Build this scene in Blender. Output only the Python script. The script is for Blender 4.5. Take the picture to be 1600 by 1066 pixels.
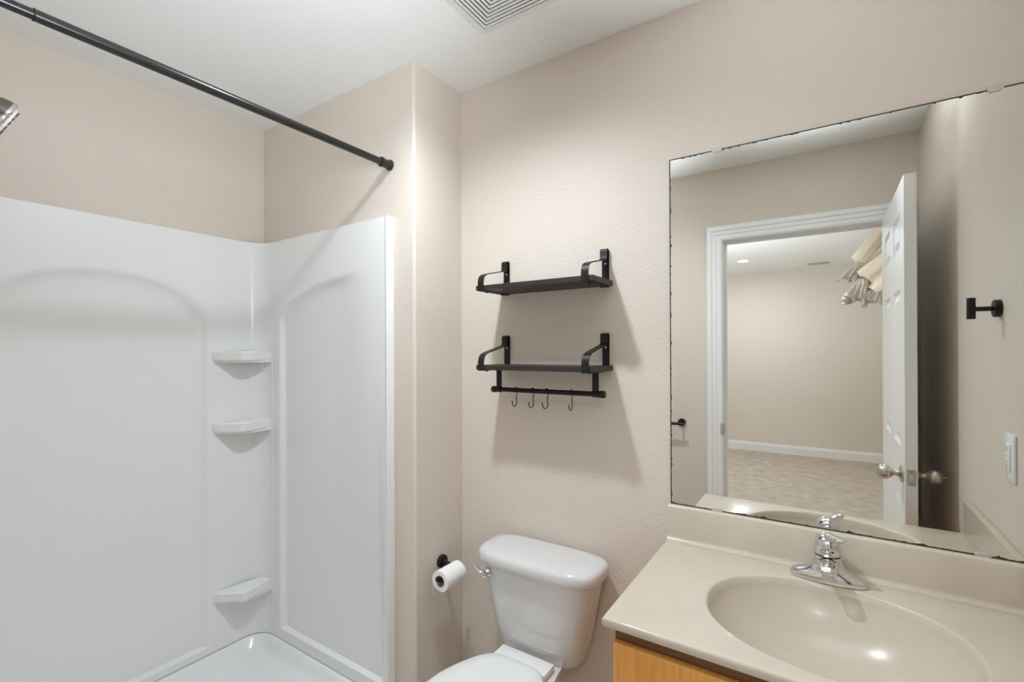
import bpy, bmesh, math, random
from mathutils import Vector, Matrix
random.seed(7)
SC = bpy.context.scene
COL = SC.collection
for o in list(bpy.data.objects):
    bpy.data.objects.remove(o)

# ---------------------------------------------------------------- camera, world, exposure
CAMZ = 1.39
yaw, pitch, roll = .583, .0016, -.0041
F = Vector((-math.sin(yaw)*math.cos(pitch), math.cos(yaw)*math.cos(pitch), math.sin(pitch)))
R0 = Vector((math.cos(yaw), math.sin(yaw), 0)); U0 = R0.cross(F)
Rv = math.cos(roll)*R0 + math.sin(roll)*U0
Uv = -math.sin(roll)*R0 + math.cos(roll)*U0
cam = bpy.data.cameras.new('camera'); cam.sensor_width = 36
cam.lens = 740.59/1600*36
cam.shift_y = (546.66-533)/1600
cam.clip_start = .01
co = bpy.data.objects.new('camera', cam); COL.objects.link(co)
m3 = Matrix((Rv, Uv, -F)).transposed()
co.matrix_world = Matrix.Translation((0, 0, CAMZ)) @ m3.to_4x4()
SC.camera = co

W = bpy.data.worlds.new('world'); SC.world = W; W.use_nodes = True
W.node_tree.nodes['Background'].inputs[0].default_value = (.9, .95, 1, 1)
W.node_tree.nodes['Background'].inputs[1].default_value = .3
SC.view_settings.view_transform = 'Standard'
SC.view_settings.look = 'None'
SC.view_settings.exposure = 0.1
SC.view_settings.gamma = 1
SC.view_settings.use_curve_mapping = False
cy = SC.cycles
cy.use_denoising = True
cy.max_bounces = 12; cy.diffuse_bounces = 8; cy.glossy_bounces = 8
cy.caustics_reflective = True
cy.use_guiding = True
cy.sample_clamp_indirect = 0

P_BATH = 77.0       # power of the bathroom ceiling lamp
P_BED = 410.0       # emission of each recessed bedroom lamp

def add_spot(name, loc, aim, energy, angle, size, blend=1.0, col=(.91, 1, 1.095)):
    l = bpy.data.lights.new(name, 'SPOT'); l.energy = energy; l.color = col
    l.spot_size = math.radians(angle); l.spot_blend = blend; l.shadow_soft_size = size
    o = bpy.data.objects.new(name, l); COL.objects.link(o); o.location = loc
    o.rotation_euler = (Vector(aim)-Vector(loc)).to_track_quat('-Z', 'Y').to_euler()
    return o
# photographer's bounced strobe, then shower and bedroom spots added as fill
add_spot('bounce_flash', (-.08, .78, 1.60), (-.06, .84, 2.44), 74, 86, .12)
add_spot('shower_fill_spot', (-.30, .34, 1.75), (-1.50, .70, 2.53), 64, 86, .2)
add_spot('bedroom_fill_spot', (-1.3, -1.3, 1.1), (-1.0, -2.4, 2.5), 155, 120, .1)

# ---------------------------------------------------------------- materials
def nodes(name):
    m = bpy.data.materials.new(name); m.use_nodes = True
    nt = m.node_tree; b = nt.nodes['Principled BSDF']
    return m, nt, b
def mat(name, col, rough=.5, metal=0, bump=0, scale=100, detail=3, coat=0, spec=.5, var=0, vscale=6, bdist=.002, stretch=None):
    m, nt, b = nodes(name)
    b.inputs['Base Color'].default_value = (*col, 1)
    b.inputs['Roughness'].default_value = rough
    b.inputs['Metallic'].default_value = metal
    b.inputs['Specular IOR Level'].default_value = spec
    b.inputs['Coat Weight'].default_value = coat
    tc = nt.nodes.new('ShaderNodeNewGeometry')
    src = tc.outputs['Position']
    if stretch:
        mp = nt.nodes.new('ShaderNodeMapping'); mp.inputs['Scale'].default_value = stretch
        nt.links.new(src, mp.inputs['Vector']); src = mp.outputs['Vector']
    if bump:
        n = nt.nodes.new('ShaderNodeTexNoise'); n.inputs['Scale'].default_value = scale; n.inputs['Detail'].default_value = detail
        nt.links.new(src, n.inputs['Vector'])
        bp = nt.nodes.new('ShaderNodeBump'); bp.inputs['Strength'].default_value = bump; bp.inputs['Distance'].default_value = bdist
        nt.links.new(n.outputs['Fac'], bp.inputs['Height']); nt.links.new(bp.outputs['Normal'], b.inputs['Normal'])
    if var:
        n = nt.nodes.new('ShaderNodeTexNoise'); n.inputs['Scale'].default_value = vscale; n.inputs['Detail'].default_value = 5
        nt.links.new(src, n.inputs['Vector'])
        r = nt.nodes.new('ShaderNodeMapRange'); r.inputs[1].default_value = .3; r.inputs[2].default_value = .7
        r.inputs[3].default_value = 1-var; r.inputs[4].default_value = 1+var
        nt.links.new(n.outputs['Fac'], r.inputs[0])
        h = nt.nodes.new('ShaderNodeHueSaturation'); h.inputs['Color'].default_value = (*col, 1)
        nt.links.new(r.outputs[0], h.inputs['Value']); nt.links.new(h.outputs[0], b.inputs['Base Color'])
    return m
def emit(name, col, s):
    m, nt, b = nodes(name)
    b.inputs['Base Color'].default_value = (*col, 1)
    b.inputs['Emission Color'].default_value = (*col, 1)
    b.inputs['Emission Strength'].default_value = s
    return m

M = {}
M['wall'] = mat('beige_wall_paint', (.67, .60, .525), .6, bump=.6, scale=120, detail=2, bdist=.0021, var=.012, vscale=3)
M['ceil'] = mat('white_ceiling_paint', (.80, .80, .785), .8, bump=.5, scale=110, detail=3, bdist=.002)
M['bedwall'] = mat('bedroom_wall_paint', (.70, .645, .57), .7, bump=.4, scale=120, bdist=.0015)
M['carpet'] = mat('beige_carpet', (.62, .53, .44), .95, bump=1, scale=260, detail=4, bdist=.01, var=.16, vscale=9)
M['floor'] = mat('beige_floor_tile', (.55, .48, .40), .35, var=.08, vscale=5)
M['trim'] = mat('white_trim_paint', (.80, .80, .80), .35)
M['doorp'] = mat('white_door_paint', (.80, .80, .79), .38)
M['acryl'] = mat('white_acrylic', (.80, .80, .795), .22, spec=.5, coat=.25)
M['porc'] = mat('white_porcelain', (.62, .61, .60), .08, coat=.6)
M['seat'] = mat('white_seat_plastic', (.74, .74, .73), .2)
M['black'] = mat('matte_black_metal', (.012, .010, .008), .42, spec=.28)
M['rod'] = mat('black_rod_metal', (.012, .012, .011), .24, spec=.5)
M['bwood'] = mat('dark_stained_wood', (.020, .016, .013), .5, bump=.4, scale=30, detail=5, bdist=.001, stretch=(2, 30, 30), var=.35, vscale=25)
M['marble'] = mat('cultured_marble', (.57, .50, .405), .24, coat=.05, spec=.4, var=.035, vscale=7)
M['chrome'] = mat('polished_chrome', (.72, .72, .73), .06, metal=1)
M['nickel'] = mat('brushed_nickel', (.55, .52, .47), .28, metal=1)
M['clip'] = mat('clip_metal', (.58, .56, .52), .35, metal=.25)
M['red'] = mat('red_dot', (.35, .02, .02), .3)
M['dark'] = mat('dark_cavity', (.01, .01, .01), .9)
M['hole'] = mat('vent_cavity', (.012, .012, .011), .9)  # shade inside the vent, put into the colour of a flat sheet
M['vent'] = mat('white_vent_metal', (.78, .78, .77), .4)
M['ventgrey'] = mat('grey_vent_metal', (.42, .41, .38), .4)
M['paper'] = mat('white_tissue', (.86, .85, .83), .9, bump=.3, scale=300, bdist=.0008)
M['core'] = mat('grey_cardboard', (.38, .35, .32), .9)
M['plate'] = mat('white_plastic', (.82, .82, .80), .3)
M['slot'] = mat('outlet_slot', (.25, .25, .24), .6)
M['fabric'] = mat('cream_fabric', (.74, .65, .53), .7, bump=.3, scale=150, bdist=.002)
M['satin'] = mat('silver_lining', (.72, .67, .60), .3, metal=.2)
M['nozzle'] = mat('grey_rubber', (.12, .11, .10), .6)
M['headbody'] = mat('bronze_chrome', (.22, .20, .17), .2, metal=1)
M['globe'] = emit('lamp_globe', (.9, 1, 1.08), 6)
M['led'] = emit('recessed_led', (.9, .99, 1.08), P_BED)

def wood(name, c1, c2):
    m, nt, b = nodes(name)
    g = nt.nodes.new('ShaderNodeNewGeometry')
    mp = nt.nodes.new('ShaderNodeMapping'); mp.inputs['Scale'].default_value = (26, 26, 1.6)
    n = nt.nodes.new('ShaderNodeTexNoise'); n.inputs['Scale'].default_value = 4; n.inputs['Detail'].default_value = 6
    r = nt.nodes.new('ShaderNodeValToRGB'); r.color_ramp.elements[0].position = .3; r.color_ramp.elements[1].position = .72
    r.color_ramp.elements[0].color = (*c1, 1); r.color_ramp.elements[1].color = (*c2, 1)
    nt.links.new(g.outputs['Position'], mp.inputs[0]); nt.links.new(mp.outputs[0], n.inputs['Vector'])
    nt.links.new(n.outputs['Fac'], r.inputs[0]); nt.links.new(r.outputs[0], b.inputs['Base Color'])
    b.inputs['Roughness'].default_value = .38
    return m
M['maple'] = wood('honey_maple', (.66, .29, .055), (.78, .38, .095))
M['maple_dark'] = wood('shadowed_maple_frame', (.15, .07, .026), (.19, .09, .034))  # shade under the counter overhang is put into this darker frame colour

MX0, MX1, MZ0, MZ1 = -.400, .379, .9145, 1.979
def mirror_mat():
    m, nt, b = nodes('mirror_glass')
    b.inputs['Metallic'].default_value = 1; b.inputs['Roughness'].default_value = 0
    tc = nt.nodes.new('ShaderNodeTexCoord')
    sp = nt.nodes.new('ShaderNodeSeparateXYZ'); nt.links.new(tc.outputs['Object'], sp.inputs[0])
    def mth(op, a, c, clamp=False):
        n = nt.nodes.new('ShaderNodeMath'); n.operation = op; n.use_clamp = clamp
        for i, v in enumerate((a, c)):
            if v is None: continue
            if isinstance(v, (int, float)): n.inputs[i].default_value = v
            else: nt.links.new(v, n.inputs[i])
        return n.outputs[0]
    hx, hz = (MX1-MX0)/2, (MZ1-MZ0)/2
    dx = mth('SUBTRACT', hx, mth('ABSOLUTE', sp.outputs[0], None))
    dz = mth('SUBTRACT', hz, mth('ABSOLUTE', sp.outputs[2], None))
    d = mth('MINIMUM', dx, dz)
    n1 = nt.nodes.new('ShaderNodeTexNoise'); n1.inputs['Scale'].default_value = 70; n1.inputs['Detail'].default_value = 3
    nt.links.new(tc.outputs['Object'], n1.inputs['Vector'])
    th = mth('ADD', .0033, mth('MULTIPLY', mth('MAXIMUM', mth('SUBTRACT', n1.outputs['Fac'], .54), 0), .024))
    mask = mth('LESS_THAN', d, th)
    mix = nt.nodes.new('ShaderNodeMix'); mix.data_type = 'RGBA'
    mix.inputs[6].default_value = (.88, .89, .86, 1); mix.inputs[7].default_value = (.035, .03, .022, 1)
    nt.links.new(mask, mix.inputs[0]); nt.links.new(mix.outputs[2], b.inputs['Base Color'])
    inv = mth('SUBTRACT', 1, mask); nt.links.new(inv, b.inputs['Metallic'])
    rr = mth('MULTIPLY', mask, .6); nt.links.new(rr, b.inputs['Roughness'])
    return m
M['mirror'] = mirror_mat()

# ---------------------------------------------------------------- mesh helpers (world coordinates)
ORG = {}
def root(name, loc, label, cat, group=None):
    o = bpy.data.objects.new(name, None); COL.objects.link(o); o.empty_display_size = .05
    o.location = loc; o['label'] = label; o['category'] = cat
    if group: o['group'] = group
    ORG[o] = Vector(loc); return o
def mk(name, bm, m, parent=None, smooth=False, loc=None, ang=38):
    org = ORG[parent] if parent is not None else Vector(loc or (0, 0, 0))
    bmesh.ops.recalc_face_normals(bm, faces=bm.faces[:])
    for v in bm.verts: v.co -= org
    me = bpy.data.meshes.new(name); bm.to_mesh(me); bm.free()
    if smooth:
        for p in me.polygons: p.use_smooth = True
        me.set_sharp_from_angle(angle=math.radians(ang))
    me.materials.append(M[m] if isinstance(m, str) else m)
    o = bpy.data.objects.new(name, me); COL.objects.link(o)
    if parent is not None: o.parent = parent
    else: o.location = org
    ORG[o] = org
    return o
def struct(name, bm, m, **k):
    o = mk(name, bm, m, **k); o['kind'] = 'structure'; return o
def tag(o, label, cat, group=None):
    o['label'] = label; o['category'] = cat
    if group: o['group'] = group
    return o
def dup(r, loc, label, group=None):
    c = r.copy(); COL.objects.link(c); c.location = loc; c['label'] = label
    if group: c['group'] = group
    ORG[c] = Vector(loc)
    for ch in list(r.children):
        d = ch.copy(); COL.objects.link(d); d.parent = c
        for g in list(ch.children):
            e = g.copy(); COL.objects.link(e); e.parent = d
    return c
def NB(): return bmesh.new()
def box(bm, x0, x1, y0, y1, z0, z1, bev=0, seg=2):
    b = bmesh.new()
    bmesh.ops.create_cube(b, size=1)
    for v in b.verts:
        v.co = Vector(((x0+x1)/2+v.co.x*(x1-x0), (y0+y1)/2+v.co.y*(y1-y0), (z0+z1)/2+v.co.z*(z1-z0)))
    if bev:
        bmesh.ops.bevel(b, geom=b.edges[:], offset=bev, segments=seg, affect='EDGES', profile=.5)
    merge(bm, b); return bm
def merge(bm, b):
    me = bpy.data.meshes.new('tmp'); b.to_mesh(me); b.free(); bm.from_mesh(me); bpy.data.meshes.remove(me)
def loft(bm, rings, cap0=True, cap1=True, closed=True):
    vr = [[bm.verts.new(p) for p in r] for r in rings]
    n = len(vr[0])
    for a, b in zip(vr[:-1], vr[1:]):
        for i in range(n if closed else n-1):
            j = (i+1) % n
            bm.faces.new((a[i], a[j], b[j], b[i]))
    if cap0: bm.faces.new(vr[0][::-1])
    if cap1: bm.faces.new(vr[-1])
    return vr
def frame_of(axis):
    a = Vector(axis).normalized()
    t = Vector((0, 0, 1)) if abs(a.z) < .9 else Vector((1, 0, 0))
    u = t.cross(a).normalized(); return a, u, a.cross(u)
def lathe(bm, prof, origin, axis=(0, 0, 1), n=32):
    """prof: (radius, height) from end to end; closes on its axis with caps"""
    a, u, v = frame_of(axis); o = Vector(origin)
    rings = []
    for r, h in prof:
        r = max(r, 1e-5)
        rings.append([o + a*h + (u*math.cos(t)+v*math.sin(t))*r for t in [2*math.pi*k/n for k in range(n)]])
    loft(bm, rings); return bm
def cyl(bm, p0, p1, r, n=24, bev=0):
    p0, p1 = Vector(p0), Vector(p1); L = (p1-p0).length
    pr = [(r, 0), (r, L)] if not bev else [(r-bev, 0), (r-bev*.3, bev*.3), (r, bev), (r, L-bev), (r-bev*.3, L-bev*.3), (r-bev, L)]
    return lathe(bm, pr, p0, p1-p0, n)
def tube(bm, pts, rad, n=10, closed=False):
    pts = [Vector(p) for p in pts]
    rads = rad if isinstance(rad, (list, tuple)) else [rad]*len(pts)
    t0 = (pts[1]-pts[0]).normalized(); _, u, _ = frame_of(t0)
    rings = []
    for i, p in enumerate(pts):
        t = (pts[min(i+1, len(pts)-1)]-pts[max(i-1, 0)]).normalized()
        u = (u - t*u.dot(t)).normalized(); v = t.cross(u)
        rings.append([p+(u*math.cos(2*math.pi*k/n)+v*math.sin(2*math.pi*k/n))*rads[i] for k in range(n)])
    loft(bm, rings); return bm
def strap(bm, path, x, w, t):
    """flat bar bent along a (y,z) path, width w about x, thickness t"""
    P = [Vector((p[0], p[1])) for p in path]; off = []
    for i, p in enumerate(P):
        d = (P[min(i+1, len(P)-1)]-P[max(i-1, 0)]).normalized(); off.append(Vector((-d.y, d.x)))
    rings = []
    for p, n_ in zip(P, off):
        a = p+n_*t/2; b = p-n_*t/2
        rings.append([(x-w/2, a.x, a.y), (x+w/2, a.x, a.y), (x+w/2, b.x, b.y), (x-w/2, b.x, b.y)])
    loft(bm, rings); return bm
def sring(cx, cy_, z, a, b, n=3., N=64, bk=None):
    out = []
    for k in range(N):
        t = 2*math.pi*k/N; c, s = math.cos(t), math.sin(t)
        bb = b if (s < 0 or bk is None) else bk
        out.append(Vector((cx+a*math.copysign(abs(c)**(2/n), c), cy_+bb*math.copysign(abs(s)**(2/n), s), z)))
    return out
def extrude_poly(bm, poly, axis, a0, a1):
    """poly of 2-D points extruded along axis 'x' (y,z), 'y' (x,z) or 'z' (x,y)"""
    def P(p, a): return {'x': (a, p[0], p[1]), 'y': (p[0], a, p[1]), 'z': (p[0], p[1], a)}[axis]
    loft(bm, [[P(p, a0) for p in poly], [P(p, a1) for p in poly]]); return bm
def arc(cx, cy_, r, a0, a1, n=8, ry=None):
    ry = ry or r
    return [(cx+r*math.cos(math.radians(a0+(a1-a0)*i/n)), cy_+ry*math.sin(math.radians(a0+(a1-a0)*i/n))) for i in range(n+1)]
def sm(a, b, x):
    t = min(1, max(0, (x-a)/(b-a))); return t*t*(3-2*t)

# ---------------------------------------------------------------- the room
YM, YS, XC, XL, XR, YO, H = 1.502, 1.236, -1.236, -2.229, .380, .0235, 2.44
YB = -.09                      # bedroom face of the door wall
BX0, BX1, BY = -3.0, .80, -4.25  # bedroom extents
JX0, JX1, JZ = -.489, .276, 2.018  # clear door opening
struct('floor', box(NB(), XL-.1, XR+.1, YB, YM+.1, -.1, 0), 'floor')
struct('ceiling', box(NB(), XL-.1, XR+.1, YB, YM+.1, H, H+.1), 'ceil')
struct('wall_back', box(NB(), XC-.06, XR+.1, YM, YM+.1, 0, H), 'wall')
struct('wall_right', box(NB(), XR, XR+.1, YO, YM, 0, H), 'wall')
struct('wall_left', box(NB(), XL-.1, XL, YO, YM+.1, 0, H), 'wall')
BR = .011
b = NB(); extrude_poly(b, [(XL, YS), (XC-BR, YS)] + arc(XC-BR, YS+BR, BR, -90, 0, 8) + [(XC, YM), (XC-.09, YM), (XC-.09, YS+.09), (XL, YS+.09)], 'z', 0, H)
struct('wall_shower', b, 'wall', smooth=True)
b = NB()
box(b, BX0-.1, JX0-.02, YB, YO, 0, H); box(b, JX1+.02, BX1+.1, YB, YO, 0, H); box(b, JX0-.02, JX1+.02, YB, YO, JZ+.02, H)
struct('wall_front', b, 'wall')
# door lining and casing
b = NB()
box(b, JX0-.02, JX0, YB, YO, 0, JZ); box(b, JX1, JX1+.02, YB, YO, 0, JZ); box(b, JX0-.02, JX1+.02, YB, YO, JZ, JZ+.02)
st = (-.045, -.012)
box(b, JX0, JX0+.011, st[0], st[1], 0, JZ-.011); box(b, JX1-.011, JX1, st[0], st[1], 0, JZ-.011); box(b, JX0, JX1, st[0], st[1], JZ-.011, JZ)
jamb = struct('trim_3', b, 'trim')
def casing(y0, s):
    """mitred moulded casing: profile swept round the opening"""
    prof = [(0, 0), (0, .010), (.010, .014), (.028, .012), (.034, .016), (.052, .014), (.058, .020), (.078, .018), (.084, .012), (.084, 0)]
    b = NB(); rings = []
    i0, i1, zt = JX0-.005, JX1+.005, JZ+.005
    for (px, pz, kx, kz) in ((i0, 0, -1, 0), (i0, zt, -1, 1), (i1, zt, 1, 1), (i1, 0, 1, 0)):
        rings.append([(px+kx*u, y0+s*h, pz+kz*u) for u, h in prof])
    loft(b, rings); return b
struct('trim_1', casing(YO, 1), 'trim'); struct('trim_2', casing(YB, -1), 'trim')
sp = root('strike_plate', (JX0, YO, .93), 'small dark metal strike plate on the edge of the white door frame', 'strike plate')
b = NB(); box(b, JX0-.017, JX0+.0015, YO+.0125, YO+.0165, .93-.033, .93+.033, .0018); mk('lip', b, 'ventgrey', sp, True)
b = NB(); box(b, JX0-.001, JX0+.0012, -.010, YO+.0165, .93-.029, .93+.029, .0005); mk('plate', b, 'nickel', sp)

for nm, x0, x1, y0, y1 in (('baseboard_back', XC, -.40, YM-.014, YM), ('baseboard_front', XC-.1, JX0-.09, YO, YO+.014)):
    b = NB(); poly = [(0, 0), (.014, 0), (.014, .06), (.008, .082), (0, .085)]
    if nm == 'baseboard_back': poly = [(YM-u, v) for u, v in poly]
    else: poly = [(YO+u, v) for u, v in poly]
    struct(nm, extrude_poly(b, poly, 'x', x0, x1), 'trim')

# bedroom seen through the door
struct('floor_bedroom', box(NB(), BX0-.1, BX1+.1, BY-.1, YB, -.1, .004), 'carpet')
struct('ceiling_bedroom', box(NB(), BX0-.1, BX1+.1, BY-.1, YB, H, H+.1), 'ceil')
struct('wall_bedroom_back', box(NB(), BX0-.1, BX1+.1, BY-.1, BY, 0, H), 'bedwall')
struct('wall_bedroom_left', box(NB(), BX0-.1, BX0, BY, YB, 0, H), 'bedwall')
struct('wall_bedroom_right', box(NB(), BX1, BX1+.1, BY, YB, 0, H), 'bedwall')
b = NB(); struct('baseboard_bedroom', extrude_poly(b, [(BY, 0), (BY+.014, 0), (BY+.014, .09), (BY+.007, .118), (BY, .122)], 'x', BX0, BX1), 'trim')

# ---------------------------------------------------------------- door slab, open against the right wall
dr = bpy.data.objects.new('door_1', None); COL.objects.link(dr); dr.location = (.256, .03, 0); ORG[dr] = Vector(dr.location)
dr['kind'] = 'structure'
dr['label'] = 'open white six panel door beside the right wall, seen in the mirror'; dr['category'] = 'door'
DX0, DX1, DY0, DY1, DZ0, DZ1 = .238, .273, .045, .812, .012, 2.014
def door_slab():
    b = NB()
    ys = [DY0, DY0+.112, DY0+.335, DY1-.335, DY1-.112, DY1]
    zs = [DZ0, .22, .84, 1.02, 1.62, 1.76, 1.91, DZ1]
    VV = []; panels = []
    for x in (DX0, DX1):
        V = [[b.verts.new((x, y, z)) for z in zs] for y in ys]; VV.append(V)
        for i in range(5):
            for j in range(7):
                f = b.faces.new((V[i][j], V[i+1][j], V[i+1][j+1], V[i][j+1]))
                if i in (1, 3) and j in (1, 3, 5): panels.append(f)
    A, B = VV
    for i in range(5):
        for k in (0, 7): b.faces.new((A[i][k], A[i+1][k], B[i+1][k], B[i][k]))
    for j in range(7):
        for k in (0, 5): b.faces.new((A[k][j], A[k][j+1], B[k][j+1], B[k][j]))
    bmesh.ops.recalc_face_normals(b, faces=b.faces[:])
    for f in panels:
        for th, dp in ((.004, 0), (.012, -.008), (.007, 0), (.022, .006)):
            bmesh.ops.inset_region(b, faces=[f], thickness=th, depth=dp, use_even_offset=True, use_boundary=True)
    return b
mk('slab', door_slab(), 'doorp', dr)
KY, KZ = .752, .932
knob = [(0, 0), (.033, 0), (.033, .004), (.028, .008), (.016, .011), (.0115, .016), (.0105, .026), (.013, .031), (.021, .037), (.0265, .046), (.0275, .056), (.0245, .066), (.017, .074), (.007, .078), (0, .0785)]
k1 = mk('knob', lathe(NB(), knob, (DX0, KY, KZ), (-1, 0, 0)), 'nickel', dr, True)
k2 = mk('knob', lathe(NB(), knob, (DX1, KY, KZ), (1, 0, 0)), 'nickel', dr, True)
b = NB(); cyl(b, (DX1+.078, KY, KZ), (DX1+.084, KY, KZ), .003, 10); mk('lock_button', b, 'nickel', k2)
b = NB(); box(b, .243, .268, DY1, DY1+.002, KZ-.029, KZ+.029, .0009)
lp = mk('latch_plate', b, 'nickel', dr)
b = NB(); box(b, .249, .262, DY1+.002, DY1+.010, KZ-.010, KZ+.010, .002); mk('latch_bolt', b, 'clip', lp)
for dz in (-.021, .021):
    b = NB(); cyl(b, (.2555, DY1+.0018, KZ+dz), (.2555, DY1+.0028, KZ+dz), .0034, 10); mk('screw', b, 'slot', lp)
for z in (.25, 1.02, 1.80):
    b = NB(); cyl(b, (JX1-.002, YO+.008, z-.045), (JX1-.002, YO+.008, z+.045), .0055, 12); mk('hinge', b, 'nickel', dr, True)

# ---------------------------------------------------------------- ceiling lamp and vent
LPX, LPY = -.875, .84
def recessed(name, x, y, label, lens, group=None):
    """flush disc lamp: white trim ring round a slightly sunken glowing lens"""
    r = root(name, (x, y, H), label, 'ceiling lamp', group)
    b = NB()
    rings = [[(x+rr*math.cos(2*math.pi*k/40), y+rr*math.sin(2*math.pi*k/40), H-h) for k in range(40)] for rr, h in ((.051, 0), (.051, .003), (.056, .007), (.068, .007), (.075, .003), (.076, 0))]
    loft(b, rings, False, False); mk('trim_ring', b, 'trim', r, True)
    b = NB(); lathe(b, [(0, 0), (.051, 0), (.051, .0025), (0, .0025)], (x, y, H), (0, 0, -1), 40); mk('lens', b, lens, r)
    return r
recessed('recessed_lamp', LPX, LPY, 'recessed ceiling lamp in the bathroom beside the square ceiling vent', 'globe')
add_spot('downlight', (LPX, LPY, H-.012), (LPX, LPY, 0), P_BATH, 154, .045)

VX0, VX1, VY0, VY1 = -.942, -.634, .958, 1.262
vt = root('ceiling_vent', ((VX0+VX1)/2, (VY0+VY1)/2, H), 'square white ceiling vent with concentric louvers above the toilet', 'vent')
mk('backing', box(NB(), VX0+.02, VX1-.02, VY0+.02, VY1-.02, H-.003, H), 'hole', vt)
def sqring(bm, d0, d1, z0a, z0b, z1a, z1b):
    """square ring between insets d0 (outer) and d1 (inner); heights of outer/inner edge bottoms and tops"""
    def rr(d, z): return [(VX0+d, VY0+d, z), (VX1-d, VY0+d, z), (VX1-d, VY1-d, z), (VX0+d, VY1-d, z)]
    rings = [rr(d0, z0a), rr(d0, z0b), rr(d1, z1b), rr(d1, z1a), rr(d0, z0a)]
    vr = loft(bm, rings, False, False); bmesh.ops.remove_doubles(bm, verts=bm.verts[:], dist=1e-6)
b = NB(); sqring(b, 0, .026, H-.003, H, H-.009, H); mk('frame', b, 'vent', vt)
d = .031
while d < .145:
    b = NB(); sqring(b, d, d+.0080, H-.010, H-.008, H-.010, H-.008); mk('louver', b, 'vent', vt)
    d += .0128

# ---------------------------------------------------------------- shower
def arch_depth(u, v, u0, u1, v0, vs, vp, e=.018):
    """0..1 recess mask for an arched panel: sides u0,u1; bottom v0; springing vs, peak vp"""
    uc, hu = (u0+u1)/2, (u1-u0)/2
    t = (u-uc)/hu
    if abs(t) >= 1: return 0
    top = vs+(vp-vs)*math.sqrt(max(0, 1-t*t)) 
    side = min(u-u0, u1-u)
    s = sm(0, .045, side)*(1-math.exp(-max(0, top-v)/.024))*sm(0, .006, v-v0)
    return s
ST = 1.889
sr = root('shower_surround', (XL, .63, .085), 'white moulded shower surround lining the alcove, with arched recesses and corner shelves', 'shower surround')
def linspace(a, b, n): return [a+(b-a)*i/(n-1) for i in range(n)]
def refine(a, b, n, marks, w, k):
    s = set(round(x, 5) for x in linspace(a, b, n))
    for m_ in marks:
        for x in linspace(m_-w, m_+w, k):
            if a < x < b: s.add(round(x, 5))
    return sorted(s)
# long panel incl. both coved corners
CR = .084
PX = XL+.032
us_ = refine(YO+.032+CR, YS-.030-CR, 60, (.277, .983), .024, 9)
vs_ = refine(.098, ST, 150, (.13, .14), .012, 8)
U0, U1, V0, VS, VP = .277, .983, .128, 1.47, 1.690
b = NB(); cols = []
ye = YS-.030
def long_pt(kind, a, z):
    if kind == 'f': return (PX-.027*arch_depth(a, z, U0, U1, V0, VS, VP), a, z)
path = []
for t in linspace(0, 90, 9):   # near corner, from the near end wall round to the long wall
    path.append(('c', PX+CR-CR*math.sin(math.radians(t)), YO+.032+CR-CR*math.cos(math.radians(t))))
for u in us_[1:-1]: path.append(('f', 0, u))
for t in linspace(0, 90, 9):
    path.append(('c', PX+CR-CR*math.cos(math.radians(t)), ye-CR+CR*math.sin(math.radians(t))))
grid = []
for kd, x, y in path:
    grid.append([b.verts.new((x, y, z) if kd == 'c' else long_pt('f', y, z)) for z in vs_])
for A, B in zip(grid[:-1], grid[1:]):
    for j in range(len(vs_)-1): b.faces.new((A[j], B[j], B[j+1], A[j+1]))
# top flange back to the wall
tops = [g[-1] for g in grid]
tr = [b.verts.new((max(XL+.001, XL+.001), min(max(p.co.y, YO+.002), YS-.002), ST+.003)) if 8 <= i < len(tops)-9 else
      b.verts.new((p.co.x-.0, YO+.001 if i < 8 else YS-.001, ST+.003)) for i, p in enumerate(tops)]
for i in range(len(tops)-1): b.faces.new((tops[i], tops[i+1], tr[i+1], tr[i]))
mk('back_panel', b, 'acryl', sr, True, ang=60)
# end panels
EX0, EX1 = PX+CR, -1.342
def end_panel(y_face, s):
    b = NB()
    us = refine(EX0, EX1-.012, 70, (-2.05,), .03, 12); vs = refine(.098, ST, 150, (.15, .16), .012, 8)
    g = []
    for x in us:
        row = []
        for z in vs:
            kf = sm(.2, 1.45, z); fade = kf*(1-sm(-1.70, -1.44, x)) + (1-kf)*(1-sm(-1.41, -1.362, x))
            uu = x
            dsp = 0
            if x > -2.052:
                t = min(1, (x+2.052)/.60); top = 1.50+(1.695-1.50)*math.sqrt(max(0, 1-(1-t)**2))
                dsp = .021*sm(0, .022, x+2.052)*(1-math.exp(-max(0, top-z)/.022))*sm(0, .006, z-.145)*fade
            row.append(b.verts.new((x, y_face+s*dsp, z)))
        g.append(row)
    for A, B in zip(g[:-1], g[1:]):
        for j in range(len(vs)-1): b.faces.new((A[j], B[j], B[j+1], A[j+1]))
    yw = y_face+s*.0295
    # front flange, a rounded raised edge
    fl = [(EX1-.012, 0), (EX1-.010, -.004), (EX1-.003, -.0045), (EX1, -.002), (EX1, .0295)]
    last = g[-1]
    prev = last
    for px, off in fl:
        cur = [b.verts.new((px, y_face+s*off, v.co.z)) for v in last]
        for j in range(len(cur)-1): b.faces.new((prev[j], cur[j], cur[j+1], prev[j+1]))
        prev = cur
    t0 = [r[-1] for r in g]; t1 = [b.verts.new((v.co.x, yw, ST+.003)) for v in t0]
    for i in range(len(t0)-1): b.faces.new((t0[i], t0[i+1], t1[i+1], t1[i]))
    return b
mk('end_panel', end_panel(ye, 1), 'acryl', sr, True, ang=60)
mk('end_panel', end_panel(YO+.032, -1), 'acryl', sr, True, ang=60)
# seam bead between coved corner and end panel
b = NB(); box(b, EX0-.001, EX0+.005, ye-.0025, ye+.004, .098, ST, .001); mk('seam', b, 'acryl', sr)
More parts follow.
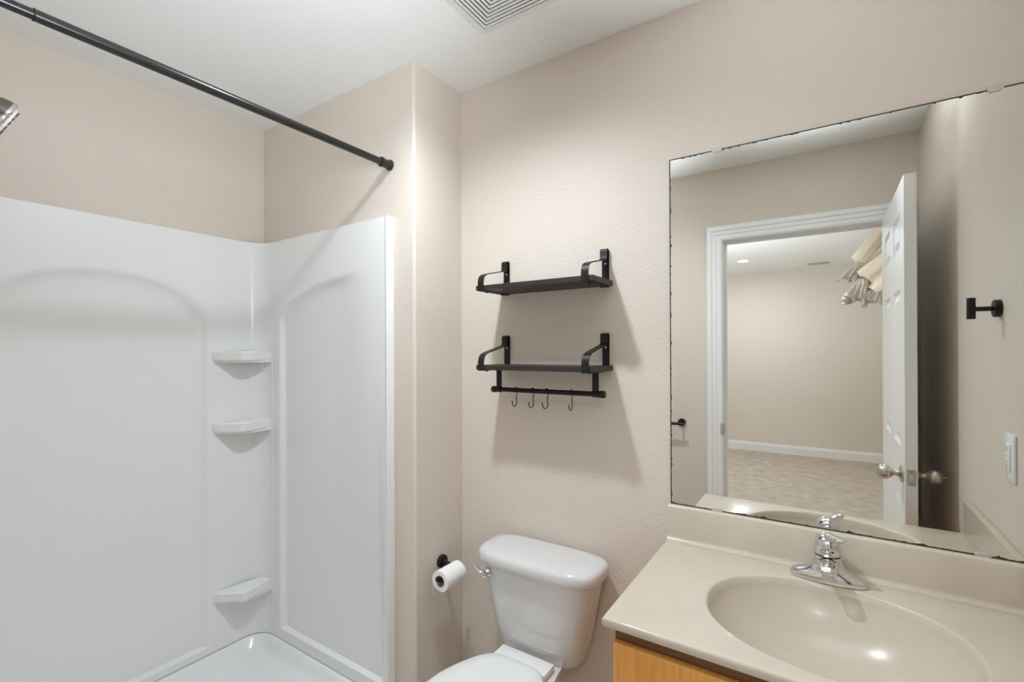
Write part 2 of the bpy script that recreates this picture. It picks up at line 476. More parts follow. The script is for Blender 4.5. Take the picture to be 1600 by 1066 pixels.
# corner shelves
def corner_shelf(zt, th=.037):
    out = [(PX-.004, .985), (PX+.03, 1.005), (-2.098, 1.062), (-2.093, 1.085), (EX0-.001, ye-.004), (EX0-.001, ye+.006), (PX-.004, ye+.006)]
    b = NB()
    def ring(z, k): # shrink front edge
        return [(x-(k if i in (1, 2, 3) else 0), y+(k if i in (0, 1, 2) else 0), z) for i, (x, y) in enumerate(out)]
    loft(b, [ring(zt-th-.012, .012), ring(zt-th, .002), ring(zt-.004, 0), ring(zt, .004)])
    # clip the back against the cove: keep corner inside the wall thickness
    for v in b.verts:
        dx, dy = (PX+CR)-v.co.x, v.co.y-(ye-CR)
        if dx > 0 and dy > 0:
            r = math.hypot(dx, dy)
            if r > CR+.004:
                v.co.x = PX+CR-dx/r*(CR+.004); v.co.y = ye-CR+dy/r*(CR+.004)
    return b
for z in (1.391, 1.082, .352): mk('corner_shelf', corner_shelf(z), 'acryl', sr)
# pan
sp_ = root('shower_pan', (-1.8, .63, 0), 'white low shower pan on the floor inside the surround', 'shower pan')
b = NB()
x0, x1, y0, y1 = XL+.012, -1.335, YO+.012, YS-.012
def rr_ring(ix0, ix1, iy0, iy1, r, z, n=6):
    pts = []
    for cx, cyy, a in ((ix1-r, iy1-r, 0), (ix0+r, iy1-r, 90), (ix0+r, iy0+r, 180), (ix1-r, iy0+r, 270)):
        pts += [(p[0], p[1], z) for p in arc(cx, cyy, r, a, a+90, n)]
    return pts
loft(b, [rr_ring(x0, x1, y0, y1, .01, 0), rr_ring(x0, x1, y0, y1, .01, .085), rr_ring(x0+.006, x1-.006, y0+.006, y1-.006, .01, .095),
         rr_ring(x0+.030, x1-.085, y0+.030, y1-.030, .075, .095), rr_ring(x0+.036, x1-.092, y0+.036, y1-.036, .07, .090),
         rr_ring(x0+.05, x1-.105, y0+.05, y1-.05, .07, .058), rr_ring(x0+.068, x1-.122, y0+.068, y1-.068, .06, .048),
         rr_ring(-1.88, -1.68, .53, .73, .08, .040)])
mk('pan', b, 'acryl', sp_, True, ang=50)
b = NB(); lathe(b, [(0, 0), (.052, 0), (.052, .004), (.045, .006), (0, .004)], (-1.78, .63, .039)); mk('drain', b, 'chrome', sp_, True)

# curtain rod
RX, RZ = -1.359, 2.087
rd = root('shower_curtain_rod', (RX, .63, RZ), 'long black tension rod spanning the shower opening', 'curtain rod')
YE = YS-.001
mk('outer_tube', cyl(NB(), (RX, .274, RZ), (RX, YE-.03, RZ), .0125, 28), 'rod', rd, True)
mk('inner_tube', cyl(NB(), (RX, YO+.04, RZ), (RX, .2755, RZ), .0108, 28), 'rod', rd, True)
mk('tube_collar', lathe(NB(), [(.0108, 0), (.0129, .0003), (.0129, .0022), (.0125, .003)], (RX, .272, RZ), (0, 1, 0)), 'black', rd, True)
capp = [(0, 0), (.0195, 0), (.0205, .003), (.0195, .008), (.0165, .011), (.0155, .014), (.0155, .036), (.0178, .038), (.0182, .043), (.0172, .047), (.0128, .048), (0, .048)]
mk('end_cap', lathe(NB(), capp, (RX, YE, RZ), (0, -1, 0)), 'rod', rd, True)
mk('end_cap', lathe(NB(), capp, (RX, YO+.001, RZ), (0, 1, 0)), 'rod', rd, True)

# shower head on the near end wall
HX = -1.75
tip = Vector((HX, .3165, 2.0335)); du = Vector((0, .46, .888)); nrm = Vector((0, .888, -.46))
hc = tip - du*.052
sh = root('shower_sprayer', (HX, YO, 2.02), 'chrome and bronze shower head on the near shower wall', 'shower head')
arm = [(HX, YO, 2.045), (HX, YO+.06, 2.05), (HX, YO+.12, 2.045), (HX, YO+.17, 2.03), tuple(hc-nrm*.062)]
mk('arm', tube(NB(), arm, .009, 14), 'chrome', sh, True)
mk('escutcheon', lathe(NB(), [(0, 0), (.03, 0), (.028, .006), (.012, .012), (0, .012)], (HX, YO, 2.045), (0, 1, 0)), 'chrome', sh, True)
mk('body', lathe(NB(), [(0, -.07), (.013, -.07), (.015, -.05), (.034, -.032), (.046, -.024), (.0505, -.006), (.0505, 0), (0, 0)], hc, nrm), 'headbody', sh, True)
mk('rim', lathe(NB(), [(0, -.002), (.052, -.002), (.053, .002), (.051, .007), (.047, .009), (0, .009)], hc, nrm), 'chrome', sh, True)
b = NB(); lathe(b, [(0, .009), (.040, .009), (.038, .014), (0, .015)], hc, nrm)
fc = mk('spray_face', b, 'plate', sh, True)
a_, u_, v_ = frame_of(nrm)
for k in range(14):
    t = 2*math.pi*k/14; p = hc+nrm*.012+(u_*math.cos(t)+v_*math.sin(t))*.033
    b = NB(); cyl(b, p, p+nrm*.006, .003, 8); mk('nozzle', b, 'nozzle', fc)

# ---------------------------------------------------------------- wall shelves
SX0, SX1, SY0 = -1.034, -.586, 1.334
BRX = (-1.011, -.612)
def shelf_unit(zb, label):
    r = root('wall_shelf', (-.81, YM, zb), label, 'shelf', 'pair of black wall shelves')
    mk('board', box(NB(), SX0, SX1, SY0+.002, YM-.004, zb, zb+.017, .001), 'bwood', r)
    zt = zb+.017
    for bx in BRX:
        b = NB()
        # the flat bar: up the wall, folded over at the top, down and forward, then bent down onto the board front
        yw = YM-.0022
        path = [(yw, zb-.003), (yw, zt+.098)] + arc(yw-.0085, zt+.098, .0085, 0, 180, 8) + [(yw-.017, zt+.080)]
        path += [(yw-.019, zt+.074), (yw-.024, zt+.069)]
        yf, z2 = SY0, zt+.024
        path += [(yf+.030, zt+.0435)]
        path += [(yf+.016, zt+.038), (yf+.007, zt+.031), (yf+.002, zt+.021), (yf, zt+.010), (yf, zb-.003)]
        strap(b, path, bx, .0245, .003)
        br = mk('bracket', b, 'black', r, True)
        b = NB(); strap(b, [(SY0-.0015, zb-.0015), (YM-.001, zb-.0015)], bx, .0245, .003); mk('underside_bar', b, 'black', br)
        for yy in (SY0+.035, YM-.035):
            b = NB(); lathe(b, [(0, 0), (.0045, 0), (.0045, .002), (.0025, .004), (0, .004)], (bx, yy, zb-.003), (0, 0, -1), 12); mk('screw', b, 'black', br, True)
        b = NB(); lathe(b, [(0, 0), (.004, 0), (.003, .0018), (0, .002)], (bx, yw-.0015, zt+.060), (0, -1, 0), 12); mk('wall_screw', b, 'clip', br, True)
    return r
s1 = shelf_unit(1.603, 'upper black wall shelf without a towel bar, above the matching one')
s2 = shelf_unit(1.322, 'lower black wall shelf with a towel bar and small hooks under it')
BARY, BARZ, HGX = 1.405, 1.250, (-.983, -.609)
bar = mk('hanging_bar', cyl(NB(), (-1.006, BARY, BARZ), (-.594, BARY, BARZ), .0082, 20), 'black', s2, True)
for x in (-1.012, -.596):
    b = NB(); cyl(b, (x, BARY, BARZ), (x+.019, BARY, BARZ), .0115, 20, .0012); mk('end_cap', b, 'black', bar, True)
for x in HGX:
    b = NB(); box(b, x-.011, x+.011, BARY-.0013, BARY+.0013, BARZ, 1.3205, .0004); box(b, x-.011, x+.011, BARY-.010, BARY+.010, 1.3175, 1.3188)
    hg = mk('hanger', b, 'black', s2)
    b = NB(); cyl(b, (x-.0105, BARY, BARZ), (x+.0105, BARY, BARZ), .0105, 20, .0008); mk('clamp', b, 'black', hg, True)
def s_hook_bm():
    b = NB(); R1 = .0103
    pts = []
    for t in linspace(215, 0, 16): pts.append((0, R1*math.cos(math.radians(180-t)), R1*math.sin(math.radians(t)) ))
    pts = [(0, -R1*math.cos(math.radians(t)), R1*math.sin(math.radians(t))) for t in linspace(-20, 180, 14)]
    # from the front of the bar over its top to the back, then down in an s to a front-opening crook
    pts += [(0, .0095, -.008), (0, .006, -.018), (0, .004, -.026)]
    c = (-.0075, -.042); R2 = .0145
    for t in linspace(40, -190, 14): pts.append((0, c[0]+R2*math.cos(math.radians(t)), c[1]+R2*math.sin(math.radians(t))))
    tube(b, pts, .0016, 8)
    for p in (pts[0], pts[-1]):
        s = bmesh.ops.create_icosphere(b, subdivisions=2, radius=.0027)
        for v in s['verts']: v.co += Vector(p)
    return b
hx = (-.912, -.843, -.787, -.694)
hl = ('leftmost small black hook on the bar under the lower shelf', 'second small black hook from the left on the shelf bar',
      'third small black hook from the left on the shelf bar', 'small black hook hanging apart at right on the shelf bar')
h0 = None
for x, l in zip(hx, hl):
    if h0 is None:
        h0 = mk('hook', s_hook_bm(), 'black', None, True, loc=(0, 0, 0)); h0.location = (x, BARY, BARZ)
    else:
        h = h0.copy(); COL.objects.link(h); h.location = (x, BARY, BARZ)
        tag(h, l, 'hook', 'hooks on the shelf bar'); h.rotation_euler.z = random.uniform(-.25, .25); continue
    tag(h0, l, 'hook', 'hooks on the shelf bar')

# ---------------------------------------------------------------- toilet
TX = -.807
tl = root('toilet', (TX, 1.2, 0), 'white two piece toilet against the back wall below the shelves', 'toilet')
def tring(z, hw, yf, yb, rf, n=64):
    """tank section: bowed front, rounded corners"""
    yc = (yf+yb)/2; b_ = (yb-yf)/2
    out = []
    for k in range(n):
        t = 2*math.pi*k/n; c, s = math.cos(t), math.sin(t); e = rf if s < 0 else rf+1.5
        out.append(Vector((TX+hw*math.copysign(abs(c)**(2/e), c), yc+b_*math.copysign(abs(s)**(2/e), s), z)))
    return out
b = NB()
loft(b, [tring(.372, .125, 1.345, 1.462, 3), tring(.376, .142, 1.335, 1.470, 3), tring(.39, .152, 1.328, 1.474, 3.2), tring(.45, .168, 1.32, 1.477, 3.4),
         tring(.55, .188, 1.312, 1.48, 3.6), tring(.64, .205, 1.306, 1.482, 3.7), tring(.668, .208, 1.305, 1.482, 3.7)])
mk('tank', b, 'porc', tl, True, ang=60)
b = NB()
loft(b, [tring(.660, .212, 1.300, 1.486, 3.3), tring(.661, .220, 1.291, 1.490, 3.3), tring(.668, .226, 1.286, 1.492, 3.3), tring(.690, .226, 1.286, 1.492, 3.3),
         tring(.700, .221, 1.291, 1.490, 3.3), tring(.706, .208, 1.304, 1.484, 3.2), tring(.708, .17, 1.33, 1.47, 3)])
mk('tank_lid', b, 'porc', tl, True, ang=60)
# flush lever on the front left of the tank
LX, LZ = -.967, .630
lb = NB(); lathe(lb, [(0, 0), (.016, 0), (.017, .004), (.015, .010), (.010, .014), (.008, .022), (.0125, .026), (.013, .032), (.008, .036), (0, .037)], (LX, 1.316, LZ), (-.1, -1, 0), 24)
lv = mk('flush_lever', lb, 'chrome', tl, True)
b = NB(); tube(b, [(LX, 1.289, LZ), (LX-.016, 1.286, LZ+.006), (LX-.032, 1.290, LZ+.014), (LX-.042, 1.296, LZ+.018)], [.0075, .006, .0075, .0055], 12); mk('lever_arm', b, 'chrome', lv, True)
# bowl, seat and lid
def egg(z, hw, yf, yb, k=1., n=64):
    yc = yf+(yb-yf)*.43
    out = []
    for i in range(n):
        t = 2*math.pi*i/n; c, s = math.cos(t), math.sin(t)
        L = (yb-yc) if s > 0 else (yc-yf); e = 4.2 if s > 0 else 2.1
        yy = yc+L*math.copysign(abs(s)**(2/e), s)
        out.append(Vector((TX+hw*(1-.36*sm(1.0, 1.34, yy))*math.copysign(abs(c)**(2/e), c), yy, z)))
    return out
b = NB()
loft(b, [egg(0, .125, .86, 1.38), egg(.02, .128, .855, 1.385), egg(.06, .110, .875, 1.37), egg(.18, .105, .87, 1.36), egg(.27, .135, .82, 1.37), egg(.34, .168, .79, 1.42),
         egg(.372, .178, .780, 1.475), egg(.384, .176, .784, 1.475)])
mk('bowl', b, 'porc', tl, True, ang=60)
b = NB(); loft(b, [egg(.386, .175, .784, 1.238), egg(.388, .180, .778, 1.241), egg(.400, .180, .778, 1.241), egg(.404, .174, .786, 1.237)]); mk('seat', b, 'seat', tl, True, ang=60)
b = NB(); loft(b, [egg(.405, .176, .782, 1.248), egg(.408, .181, .776, 1.252), egg(.416, .180, .778, 1.252), egg(.421, .170, .79, 1.245), egg(.423, .12, .85, 1.22)]); mk('seat_lid', b, 'seat', tl, True, ang=60)
b = NB(); box(b, TX-.098, TX+.098, 1.244, 1.312, .3855, .407, .005); mk('hinge', b, 'seat', tl, True)

# ---------------------------------------------------------------- toilet paper holder and roll
PX_, PZ = -1.160, .570
tp = root('toilet_paper_holder', (XC, 1.375, PZ+.012), 'black wall mounted toilet paper holder on the short wall left of the toilet', 'paper holder')
mk('rose', cyl(NB(), (XC, 1.372, PZ+.012), (XC+.014, 1.372, PZ+.012), .0245, 32, .002), 'black', tp, True)
mk('post', tube(NB(), [(XC+.012, 1.372, PZ+.012), (PX_-.012, 1.372, PZ+.006), (PX_, 1.372, PZ)], .0085, 16), 'black', tp, True)
br_ = mk('bar', cyl(NB(), (PX_, 1.273, PZ), (PX_, 1.400, PZ), .0088, 20), 'black', tp, True)
for y0_, y1_ in ((1.268, 1.276), (1.395, 1.407)): mk('end_knob', cyl(NB(), (PX_, y0_, PZ), (PX_, y1_, PZ), .0105, 20, .0015), 'black', br_, True)
rc = (PX_, 0, PZ-.0115)   # roll hangs on the bar by its core
ro, ri = .0375, .0205
rl = root('toilet_paper_roll', (PX_, 1.325, PZ-.045), 'small roll of white toilet paper on the black holder', 'toilet paper')
b = NB()
def rg(r, y): return [(rc[0]+r*math.cos(2*math.pi*k/40), y, rc[2]+r*math.sin(2*math.pi*k/40)) for k in range(40)]
RY0, RY1 = 1.281, 1.386
loft(b, [rg(ri, RY0), rg(ro-.001, RY0), rg(ro, RY0+.001), rg(ro, RY1-.001), rg(ro-.001, RY1), rg(ri, RY1), rg(ri, RY0)], False, False)
bmesh.ops.remove_doubles(b, verts=b.verts[:], dist=1e-6)
mk('paper', b, 'paper', rl, True)
b = NB(); loft(b, [rg(ri, RY0+.0005), rg(ri, RY1-.0005), rg(ri-.0014, RY1-.0005), rg(ri-.0014, RY0+.0005), rg(ri, RY0+.0005)], False, False)
bmesh.ops.remove_doubles(b, verts=b.verts[:], dist=1e-6); mk('core', b, 'core', rl, True)
b = NB(); sheet = [(rc[0]+(ro+.0006)*math.cos(math.radians(a)), rc[2]+(ro+.0006)*math.sin(math.radians(a))) for a in linspace(120, 180, 8)]
sheet += [(rc[0]-ro-.0008, rc[2]-.012), (rc[0]-ro-.001, rc[2]-.030), (rc[0]-ro-.0005, rc[2]-.054)]
g = []
for i, (x, z) in enumerate(sheet):
    k = max(0, i-8)
    g.append([b.verts.new((x-.0004*math.sin(j), RY0+(RY1-RY0)*j/6, z-(.010*(1-j/6) if k >= 2 else 0)*(k/2))) for j in range(7)])
for A, B in zip(g[:-1], g[1:]):
    for j in range(6): b.faces.new((A[j], A[j+1], B[j+1], B[j]))
bmesh.ops.solidify(b, geom=b.faces[:], thickness=.0004)
mk('loose_sheet', b, 'paper', rl, True)

# ---------------------------------------------------------------- vanity
CX0, CX1, CY0, CZT = -.407, XR-.001, .966, .810
vc = root('vanity_cabinet', (0, 1.24, 0), 'honey maple vanity cabinet under the sink top', 'cabinet')
KX0, KX1, KY0, KTOP = -.388, XR-.002, .998, .789
b = NB()
box(b, KX0, KX0+.016, KY0+.018, YM-.002, 0.0, KTOP); box(b, KX1-.016, KX1, KY0+.018, YM-.002, 0, KTOP)
box(b, KX0+.016, KX1-.016, KY0+.03, YM-.002, .09, .106); box(b, KX0+.016, KX1-.016, YM-.012, YM-.002, .106, KTOP)
box(b, KX0+.016, KX1-.016, KY0+.06, KY0+.075, 0, .09)
mk('carcass', b, 'maple', vc)
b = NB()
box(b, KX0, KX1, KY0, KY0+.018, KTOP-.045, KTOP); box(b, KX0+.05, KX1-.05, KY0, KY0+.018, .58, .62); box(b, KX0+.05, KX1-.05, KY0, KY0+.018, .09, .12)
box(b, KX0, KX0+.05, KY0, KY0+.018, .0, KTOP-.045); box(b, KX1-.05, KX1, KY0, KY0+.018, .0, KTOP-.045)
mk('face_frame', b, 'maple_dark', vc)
mk('drawer_front', box(NB(), KX0+.001, KX1-.003, KY0-.019, KY0-.001, .615, .757, .004), 'maple', vc)
xm = (KX0+KX1)/2
for a, c in ((KX0+.001, xm-.002), (xm+.002, KX1-.003)):
    b = NB(); y = KY0-.019
    for (p0, p1, q0, q1) in ((a, a+.055, .105, .605), (c-.055, c, .105, .605), (a+.055, c-.055, .105, .16), (a+.055, c-.055, .55, .605)): box(b, p0, p1, y, y+.018, q0, q1, .002)
    box(b, a+.05, c-.05, y+.007, y+.013, .155, .555); mk('door', b, 'maple', vc)

vt_ = root('countertop', (0, 1.24, CZT), 'cream cultured marble vanity top with an integral oval basin and backsplash', 'countertop')
BCX, BCY, BA, BB = .005, 1.205, .240, .196
def top_mesh():
    b = NB(); N = 128
    x0, x1, y0, y1 = CX0, CX1, CY0, YM-.001
    ang = [2*math.pi*k/N for k in range(N)]
    cors = [math.atan2(y-BCY, x-BCX) % (2*math.pi) for x, y in ((x0, y0), (x1, y0), (x1, y1), (x0, y1))]
    for c in cors:
        k = min(range(N), key=lambda i: abs(((ang[i]-c+math.pi) % (2*math.pi))-math.pi)); ang[k] = c
    ang.sort()
    def rect(t, ins, z):
        c, s = math.cos(t), math.sin(t); k = 1e9
        if c > 1e-9: k = min(k, (x1-ins-BCX)/c)
        if c < -1e-9: k = min(k, (x0+ins-BCX)/c)
        if s > 1e-9: k = min(k, (y1-ins-BCY)/s)
        if s < -1e-9: k = min(k, (y0+ins-BCY)/s)
        return Vector((BCX+c*k, BCY+s*k, z))
    def ell(t, k, z, dy=0):
        # direction angle t -> point on scaled ellipse along that direction
        c, s = math.cos(t), math.sin(t); e = 2.15
        r = 1/((abs(c)/BA)**e+(abs(s)/BB)**e)**(1/e)
        return Vector((BCX+c*r*k, BCY+s*r*k+dy, z))
    T = CZT; rings = []
    rings.append([rect(t, .03, T-.019) for t in ang])
    rings.append([rect(t, .002, T-.019) for t in ang])
    rings.append([rect(t, 0, T-.016) for t in ang])
    rings.append([rect(t, 0, T-.004) for t in ang])
    rings.append([rect(t, .0015, T-.001) for t in ang])
    rings.append([rect(t, .005, T) for t in ang])
    rings.append([ell(t, 1.03, T) for t in ang])
    rings.append([ell(t, 1.008, T-.0006) for t in ang])
    rings.append([ell(t, .992, T-.003) for t in ang])
    for k in (.975, .95, .91, .86, .80, .72, .63, .53, .42, .31, .2, .13):
        dz = .142*(1-k**2.9)**.80
        rings.append([ell(t, k, T-.003-dz, (1-k)*.02) for t in ang])
    loft(b, rings, False, True)
    # underside shell of the bowl
    return b
top = mk('basin_top', top_mesh(), 'marble', vt_, True, ang=50)
b = NB(); pr = [(YM-.001, CZT-.001), (YM-.036, CZT+.0003)] + [(YM-.036+.014*math.sin(math.radians(a)), CZT+.0003+.014*(1-math.cos(math.radians(a)))) for a in linspace(15, 90, 6)]
pr += [(YM-.0215, CZT+.098), (YM-.019, CZT+.1025), (YM-.015, CZT+.104), (YM-.001, CZT+.104)]
mk('backsplash', extrude_poly(b, pr, 'x', CX0+.001, CX1), 'marble', vt_, True, ang=50)
b = NB(); box(b, XR-.019, XR-.001, CY0+.002, YM-.022, CZT-.0005, CZT+.103, .003); mk('side_splash', b, 'marble', vt_)
b = NB(); lathe(b, [(0, 0), (.024, 0), (.024, .002), (.018, .004), (.016, .0005), (0, .0005)], (BCX, BCY+.0175, CZT-.1445)); 
dn = mk('drain', b, 'chrome', vt_, True)
b = NB(); lathe(b, [(0, 0), (.013, 0), (.0135, .004), (.010, .007), (0, .008)], (BCX, BCY+.0175, CZT-.143)); mk('stopper', b, 'chrome', dn, True)

# faucet
FX, FY = .004, 1.430
fa = root('faucet', (FX, FY, CZT), 'chrome single lever bathroom faucet behind the basin', 'faucet')
def fring(z, a, bq, n=2.4, ox=0, oy=0): return sring(FX+ox, FY+oy, z, a, bq, n, 48)
b = NB()
Z = CZT+.0005
loft(b, [fring(Z, .080, .029), fring(Z+.002, .0815, .0305), fring(Z+.009, .0815, .0305), fring(Z+.015, .077, .0295), fring(Z+.0195, .067, .0285), fring(Z+.024, .054, .0275), fring(Z+.031, .042, .027), fring(Z+.040, .034, .0268), fring(Z+.049, .0298, .0268, 2), fring(Z+.058, .0285, .0268, 2), fring(Z+.063, .0282, .0268, 2)])
mk('body', b, 'chrome', fa, True, ang=60)
b = NB(); loft(b, [fring(Z+.063, .0268, .0258, 2), fring(Z+.0655, .0268, .0258, 2)]); mk('seam_ring', b, 'dark', fa, True)
# spout: grows forward from the body
b = NB(); rings = []
for i, (yo, zz, a, h) in enumerate(((.0, .044, .0245, .018), (-.02, .047, .024, .0165), (-.042, .051, .0225, .0135), (-.062, .0525, .0205, .0115), (-.078, .0525, .0195, .010), (-.087, .052, .017, .0085), (-.091, .0515, .010, .005))):
    rings.append([Vector((FX+a*math.cos(t)*1, FY+yo, Z+zz+h*math.copysign(abs(math.sin(t))**.8, math.sin(t)))) for t in [2*math.pi*k/32 for k in range(32)]])
loft(b, rings)
spt = mk('spout', b, 'chrome', fa, True, ang=60)
b = NB(); cyl(b, (FX, FY-.072, Z+.031), (FX, FY-.072, Z+.046), .0118, 24, .001); mk('aerator', b, 'clip', spt, True)
# lever handle: tall dome cap with a curved beak
b = NB()
loft(b, [fring(Z+.0655, .0272, .0268, 2), fring(Z+.067, .0288, .0285, 2), fring(Z+.085, .0292, .029, 2), fring(Z+.097, .0280, .028, 2), fring(Z+.106, .0242, .0245, 2), fring(Z+.113, .0175, .018, 2), fring(Z+.117, .009, .010, 2), fring(Z+.118, .002, .003, 2)])
hd = mk('handle', b, 'chrome', fa, True, ang=60)
b = NB(); rings = []
dirv = Vector((.60, -.80, 0)).normalized(); sd = Vector((-dirv.y, dirv.x, 0))
for (l, zz, w, h) in ((-.012, .103, .018, .012), (.006, .1075, .0185, .0105), (.020, .110, .0165, .008), (.032, .112, .0145, .0072), (.043, .114, .0130, .0062), (.051, .116, .0105, .0048), (.055, .1185, .005, .002)):
    c = Vector((FX, FY, Z+zz))+dirv*l
    rings.append([c+sd*w*math.cos(t)+Vector((0, 0, h*math.sin(t))) for t in [2*math.pi*k/24 for k in range(24)]])
loft(b, rings); mk('lever', b, 'chrome', hd, True, ang=60)
b = NB(); lathe(b, [(0, 0), (.0035, 0), (.003, .0012), (0, .0014)], (FX+.010, FY-.0270, Z+.080), (.37, -.93, 0), 16); mk('temperature_dot', b, 'red', hd, True)

# ---------------------------------------------------------------- mirror
mc = ((MX0+MX1)/2, YM, (MZ0+MZ1)/2)
mr = root('mirror', mc, 'large frameless wall mirror above the sink with dark worn edges', 'mirror')
mk('glass', box(NB(), MX0, MX1, YM-.005, YM-.0005, MZ0, MZ1), 'mirror', mr)
for x, z, s in ((-.262, MZ1, 1), (.325, MZ1, 1), (-.266, MZ0, -1), (.300, MZ0, -1)):
    b = NB()
    w = .014
    poly = [(x-w, z+s*.006), (x+w, z+s*.006), (x+w, z-s*.003), (x+w*.6, z-s*.008), (x-w*.6, z-s*.008), (x-w, z-s*.003)]
    if s < 0: poly = [(x-w, z-.0015), (x+w, z-.0015), (x+w*.95, z+.004), (x+w*.6, z+.009), (x-w*.6, z+.009), (x-w*.95, z+.004)]
    extrude_poly(b, poly, 'y', YM-.0085, YM-.0052)
    if s > 0: box(b, x-w, x+w, YM-.0053, YM-.0003, z+.001, z+.006)
    mk('clip', b, 'clip', mr)

# ---------------------------------------------------------------- right wall: robe hook and outlet
HY, HZ = 1.278, 1.494
rh = root('robe_hook', (XR, HY, HZ), 'black robe hook with an upright cylinder end on the right wall, seen in the mirror', 'robe hook')
mk('rose', cyl(NB(), (XR, HY, HZ), (XR-.014, HY, HZ), .0225, 32, .0015), 'black', rh, True)
mk('post', cyl(NB(), (XR-.012, HY, HZ), (XR-.055, HY, HZ), .0062, 18), 'black', rh, True)
mk('peg', cyl(NB(), (XR-.056, HY, HZ-.026), (XR-.056, HY, HZ+.030), .0092, 24, .001), 'black', rh, True)
OY, OZ = 1.362, 1.124
ol = root('electrical_outlet', (XR, OY, OZ), 'white outlet with test buttons above the side splash, seen in the mirror', 'outlet')
mk('plate', box(NB(), XR-.006, XR, OY-.036, OY+.036, OZ-.058, OZ+.058, .0025), 'plate', ol, True)
rcp = mk('receptacle', box(NB(), XR-.009, XR-.005, OY-.017, OY+.017, OZ-.034, OZ+.034, .0012), 'plate', ol, True)
for dz in (-.006, .006):
    b = NB(); box(b, XR-.0105, XR-.008, OY-.009, OY+.009, OZ+dz-.004, OZ+dz+.004, .0008); mk('button', b, 'plate', rcp)
for dz in (-.022, .022):
    b = NB(); box(b, XR-.0093, XR-.0088, OY-.007, OY-.005, OZ+dz-.004, OZ+dz+.004); box(b, XR-.0093, XR-.0088, OY+.005, OY+.007, OZ+dz-.004, OZ+dz+.004)
    cyl(b, (XR-.0093, OY, OZ+dz-.008), (XR-.0088, OY, OZ+dz-.008), .0018, 8); mk('slots', b, 'slot', rcp)
for dz in (-.048, .048):
    b = NB(); lathe(b, [(0, 0), (.003, 0), (.002, .001), (0, .001)], (XR-.006, OY, OZ+dz), (-1, 0, 0), 12); mk('screw', b, 'plate', ol)

# towel bar on the door wall (only its end shows in the mirror)
TBZ, TX1, TX0 = .951, -.724, -1.16
tb = root('towel_bar', ((TX0+TX1)/2, YO, TBZ), 'black towel bar beside the door, its end seen at the mirror left edge', 'towel bar')
for x in (TX0, TX1):
    mk('rose', cyl(NB(), (x, YO, TBZ), (x, YO+.012, TBZ), .0225, 32, .0015), 'black', tb, True)
    mk('post', cyl(NB(), (x, YO+.01, TBZ), (x, YO+.068, TBZ), .0065, 18), 'black', tb, True)
mk('bar', cyl(NB(), (TX0-.03, YO+.066, TBZ-.002), (TX1+.024, YO+.066, TBZ-.002), .0085, 22, .001), 'black', tb, True)

# ---------------------------------------------------------------- bedroom things
lamps = ((-.80, -2.0, 'recessed ceiling lamp in the bedroom seen through the door, in the mirror'),
         (-.80, -3.2, 'farther recessed fill lamp added in the bedroom toward its back wall'),  # this and the next two lamps are added to light the bedroom
         (-2.1, -2.0, 'recessed fill lamp added in the bedroom toward its left wall'),
         (.25, -1.1, 'recessed fill lamp added in the bedroom just beyond the door'))
r0 = None
for x, y, l in lamps:
    if r0 is None: r0 = recessed('recessed_lamp', x, y, l, 'led', 'recessed bedroom lamps')
    else: dup(r0, (x, y, H), l)
b = NB(); box(b, -.17, .05, -3.93, -3.83, H-.010, H, .003)
bv = root('air_vent', (-.06, -3.88, H), 'thin rectangular air vent on the bedroom ceiling near its back wall, seen in the mirror', 'vent')
mk('frame', b, 'ventgrey', bv)
for k in range(5):
    b = NB(); box(b, -.16, .04, -3.92+.018*k, -3.912+.018*k, H-.013, H-.009); mk('slat', b, 'ventgrey', bv)

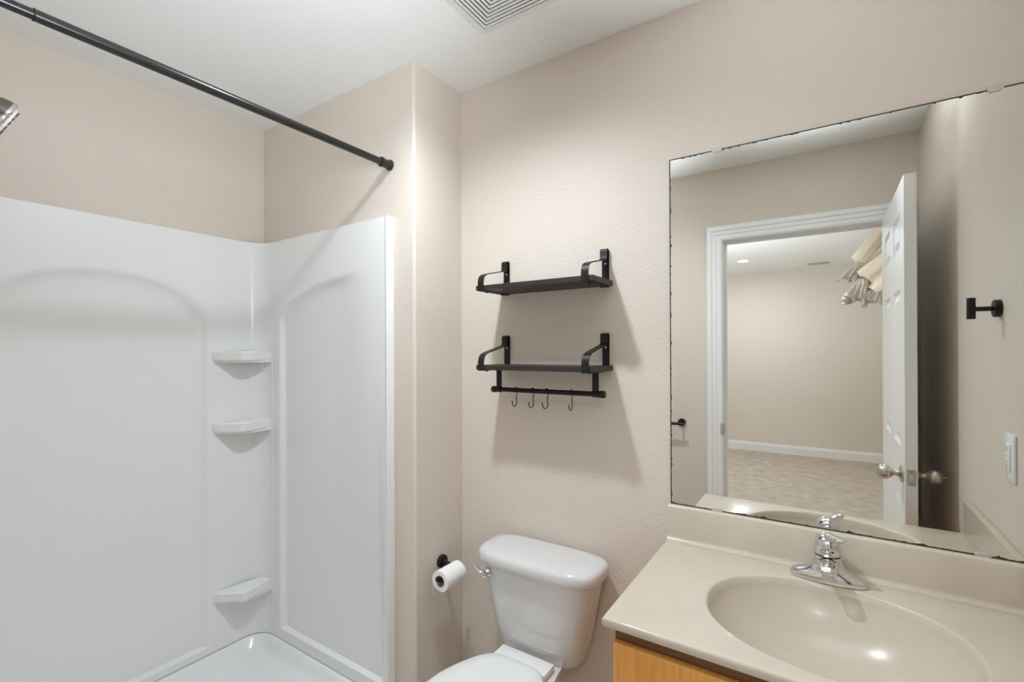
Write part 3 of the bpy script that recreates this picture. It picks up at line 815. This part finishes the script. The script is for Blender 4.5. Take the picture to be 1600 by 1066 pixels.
# cream curtain bundled up over its rod on the bedroom's right wall
cu = root('curtain', (.5, -2.2, 2.0), 'cream curtain bundled up near the bedroom ceiling behind the open door, seen in the mirror', 'curtain')
def roll_mesh(p0, p1, r0_, r1_, seed, flat=.8):
    rnd = random.Random(seed); b = NB(); p0, p1 = Vector(p0), Vector(p1); a, u, v = frame_of(p1-p0); L = (p1-p0).length
    ph = [rnd.uniform(0, 6.28) for _ in range(4)]; rings = []
    for i in range(15):
        f = i/14; r = r0_+(r1_-r0_)*f; c = p0+a*L*f + u*.012*math.sin(3*f+ph[0])
        rings.append([c+(u*math.cos(t)+v*math.sin(t)*flat)*r*(1+.07*math.sin(3*t+ph[1]+1.5*f)+.04*math.sin(7*t+ph[2]-2*f)) for t in [2*math.pi*k/48 for k in range(48)]])
    loft(b, rings); return b
def hem_mesh(c, axis, r, n, seed, length):
    """ruffled hem: a pleated fan opening away from the roll's end"""
    rnd = random.Random(seed); b = NB(); a, u, v = frame_of(axis); c = Vector(c)
    g = []
    for k in range(n+1):
        t = 2*math.pi*k/n; z = (1 if k % 2 else -1)
        row = []
        for j in range(5):
            f = j/4; rr = r*(.62+.5*f)*(1+.20*f*z)
            row.append(b.verts.new(c+a*length*f*(1+.18*math.sin(2.3*t+seed)) + (u*math.cos(t)+v*math.sin(t)*.7)*rr))
        g.append(row)
    for A, B in zip(g[:-1], g[1:]):
        for j in range(4): b.faces.new((A[j], B[j], B[j+1], A[j+1]))
    bmesh.ops.solidify(b, geom=b.faces[:], thickness=.003)
    return b
CYD = -2.2
def cp(px, py, y=CYD):
    """mirror-image pixel of the photograph -> point at depth y"""
    d = F + Rv*((px-800)/740.59) - Uv*((py-546.66)/740.59)
    o = Vector((0, 2*YM, CAMZ)); d = Vector((d.x, -d.y, d.z)); t = (y-o.y)/d.y; return o+d*t
mk('fold', roll_mesh(cp(1392, 345), cp(1340, 408), .085, .075, 1), 'fabric', cu, True)
mk('fold', roll_mesh(cp(1395, 400), cp(1348, 436, CYD+.08), .115, .10, 2), 'fabric', cu, True)
mk('fold', roll_mesh(cp(1400, 425, CYD+.1), cp(1364, 456, CYD+.1), .09, .07, 3), 'fabric', cu, True)
mk('hem', hem_mesh(cp(1342, 414), cp(1322, 444)-cp(1342, 414), .10, 22, 4, .17), 'satin', cu)
mk('hem', hem_mesh(cp(1349, 438, CYD+.08), cp(1336, 470)-cp(1349, 438), .11, 26, 5, .20), 'satin', cu)
mk('hem', hem_mesh(cp(1371, 452, CYD+.1), cp(1362, 468)-cp(1371, 452), .10, 20, 6, .11), 'satin', cu)
b = NB(); cyl(b, (.62, -3.0, 2.30), (.62, -1.3, 2.30), .014, 16)
for y in (-2.9, -1.4): cyl(b, (.62, y, 2.30), (BX1, y, 2.30), .010, 12)
mk('rod', b, 'black', cu, True)
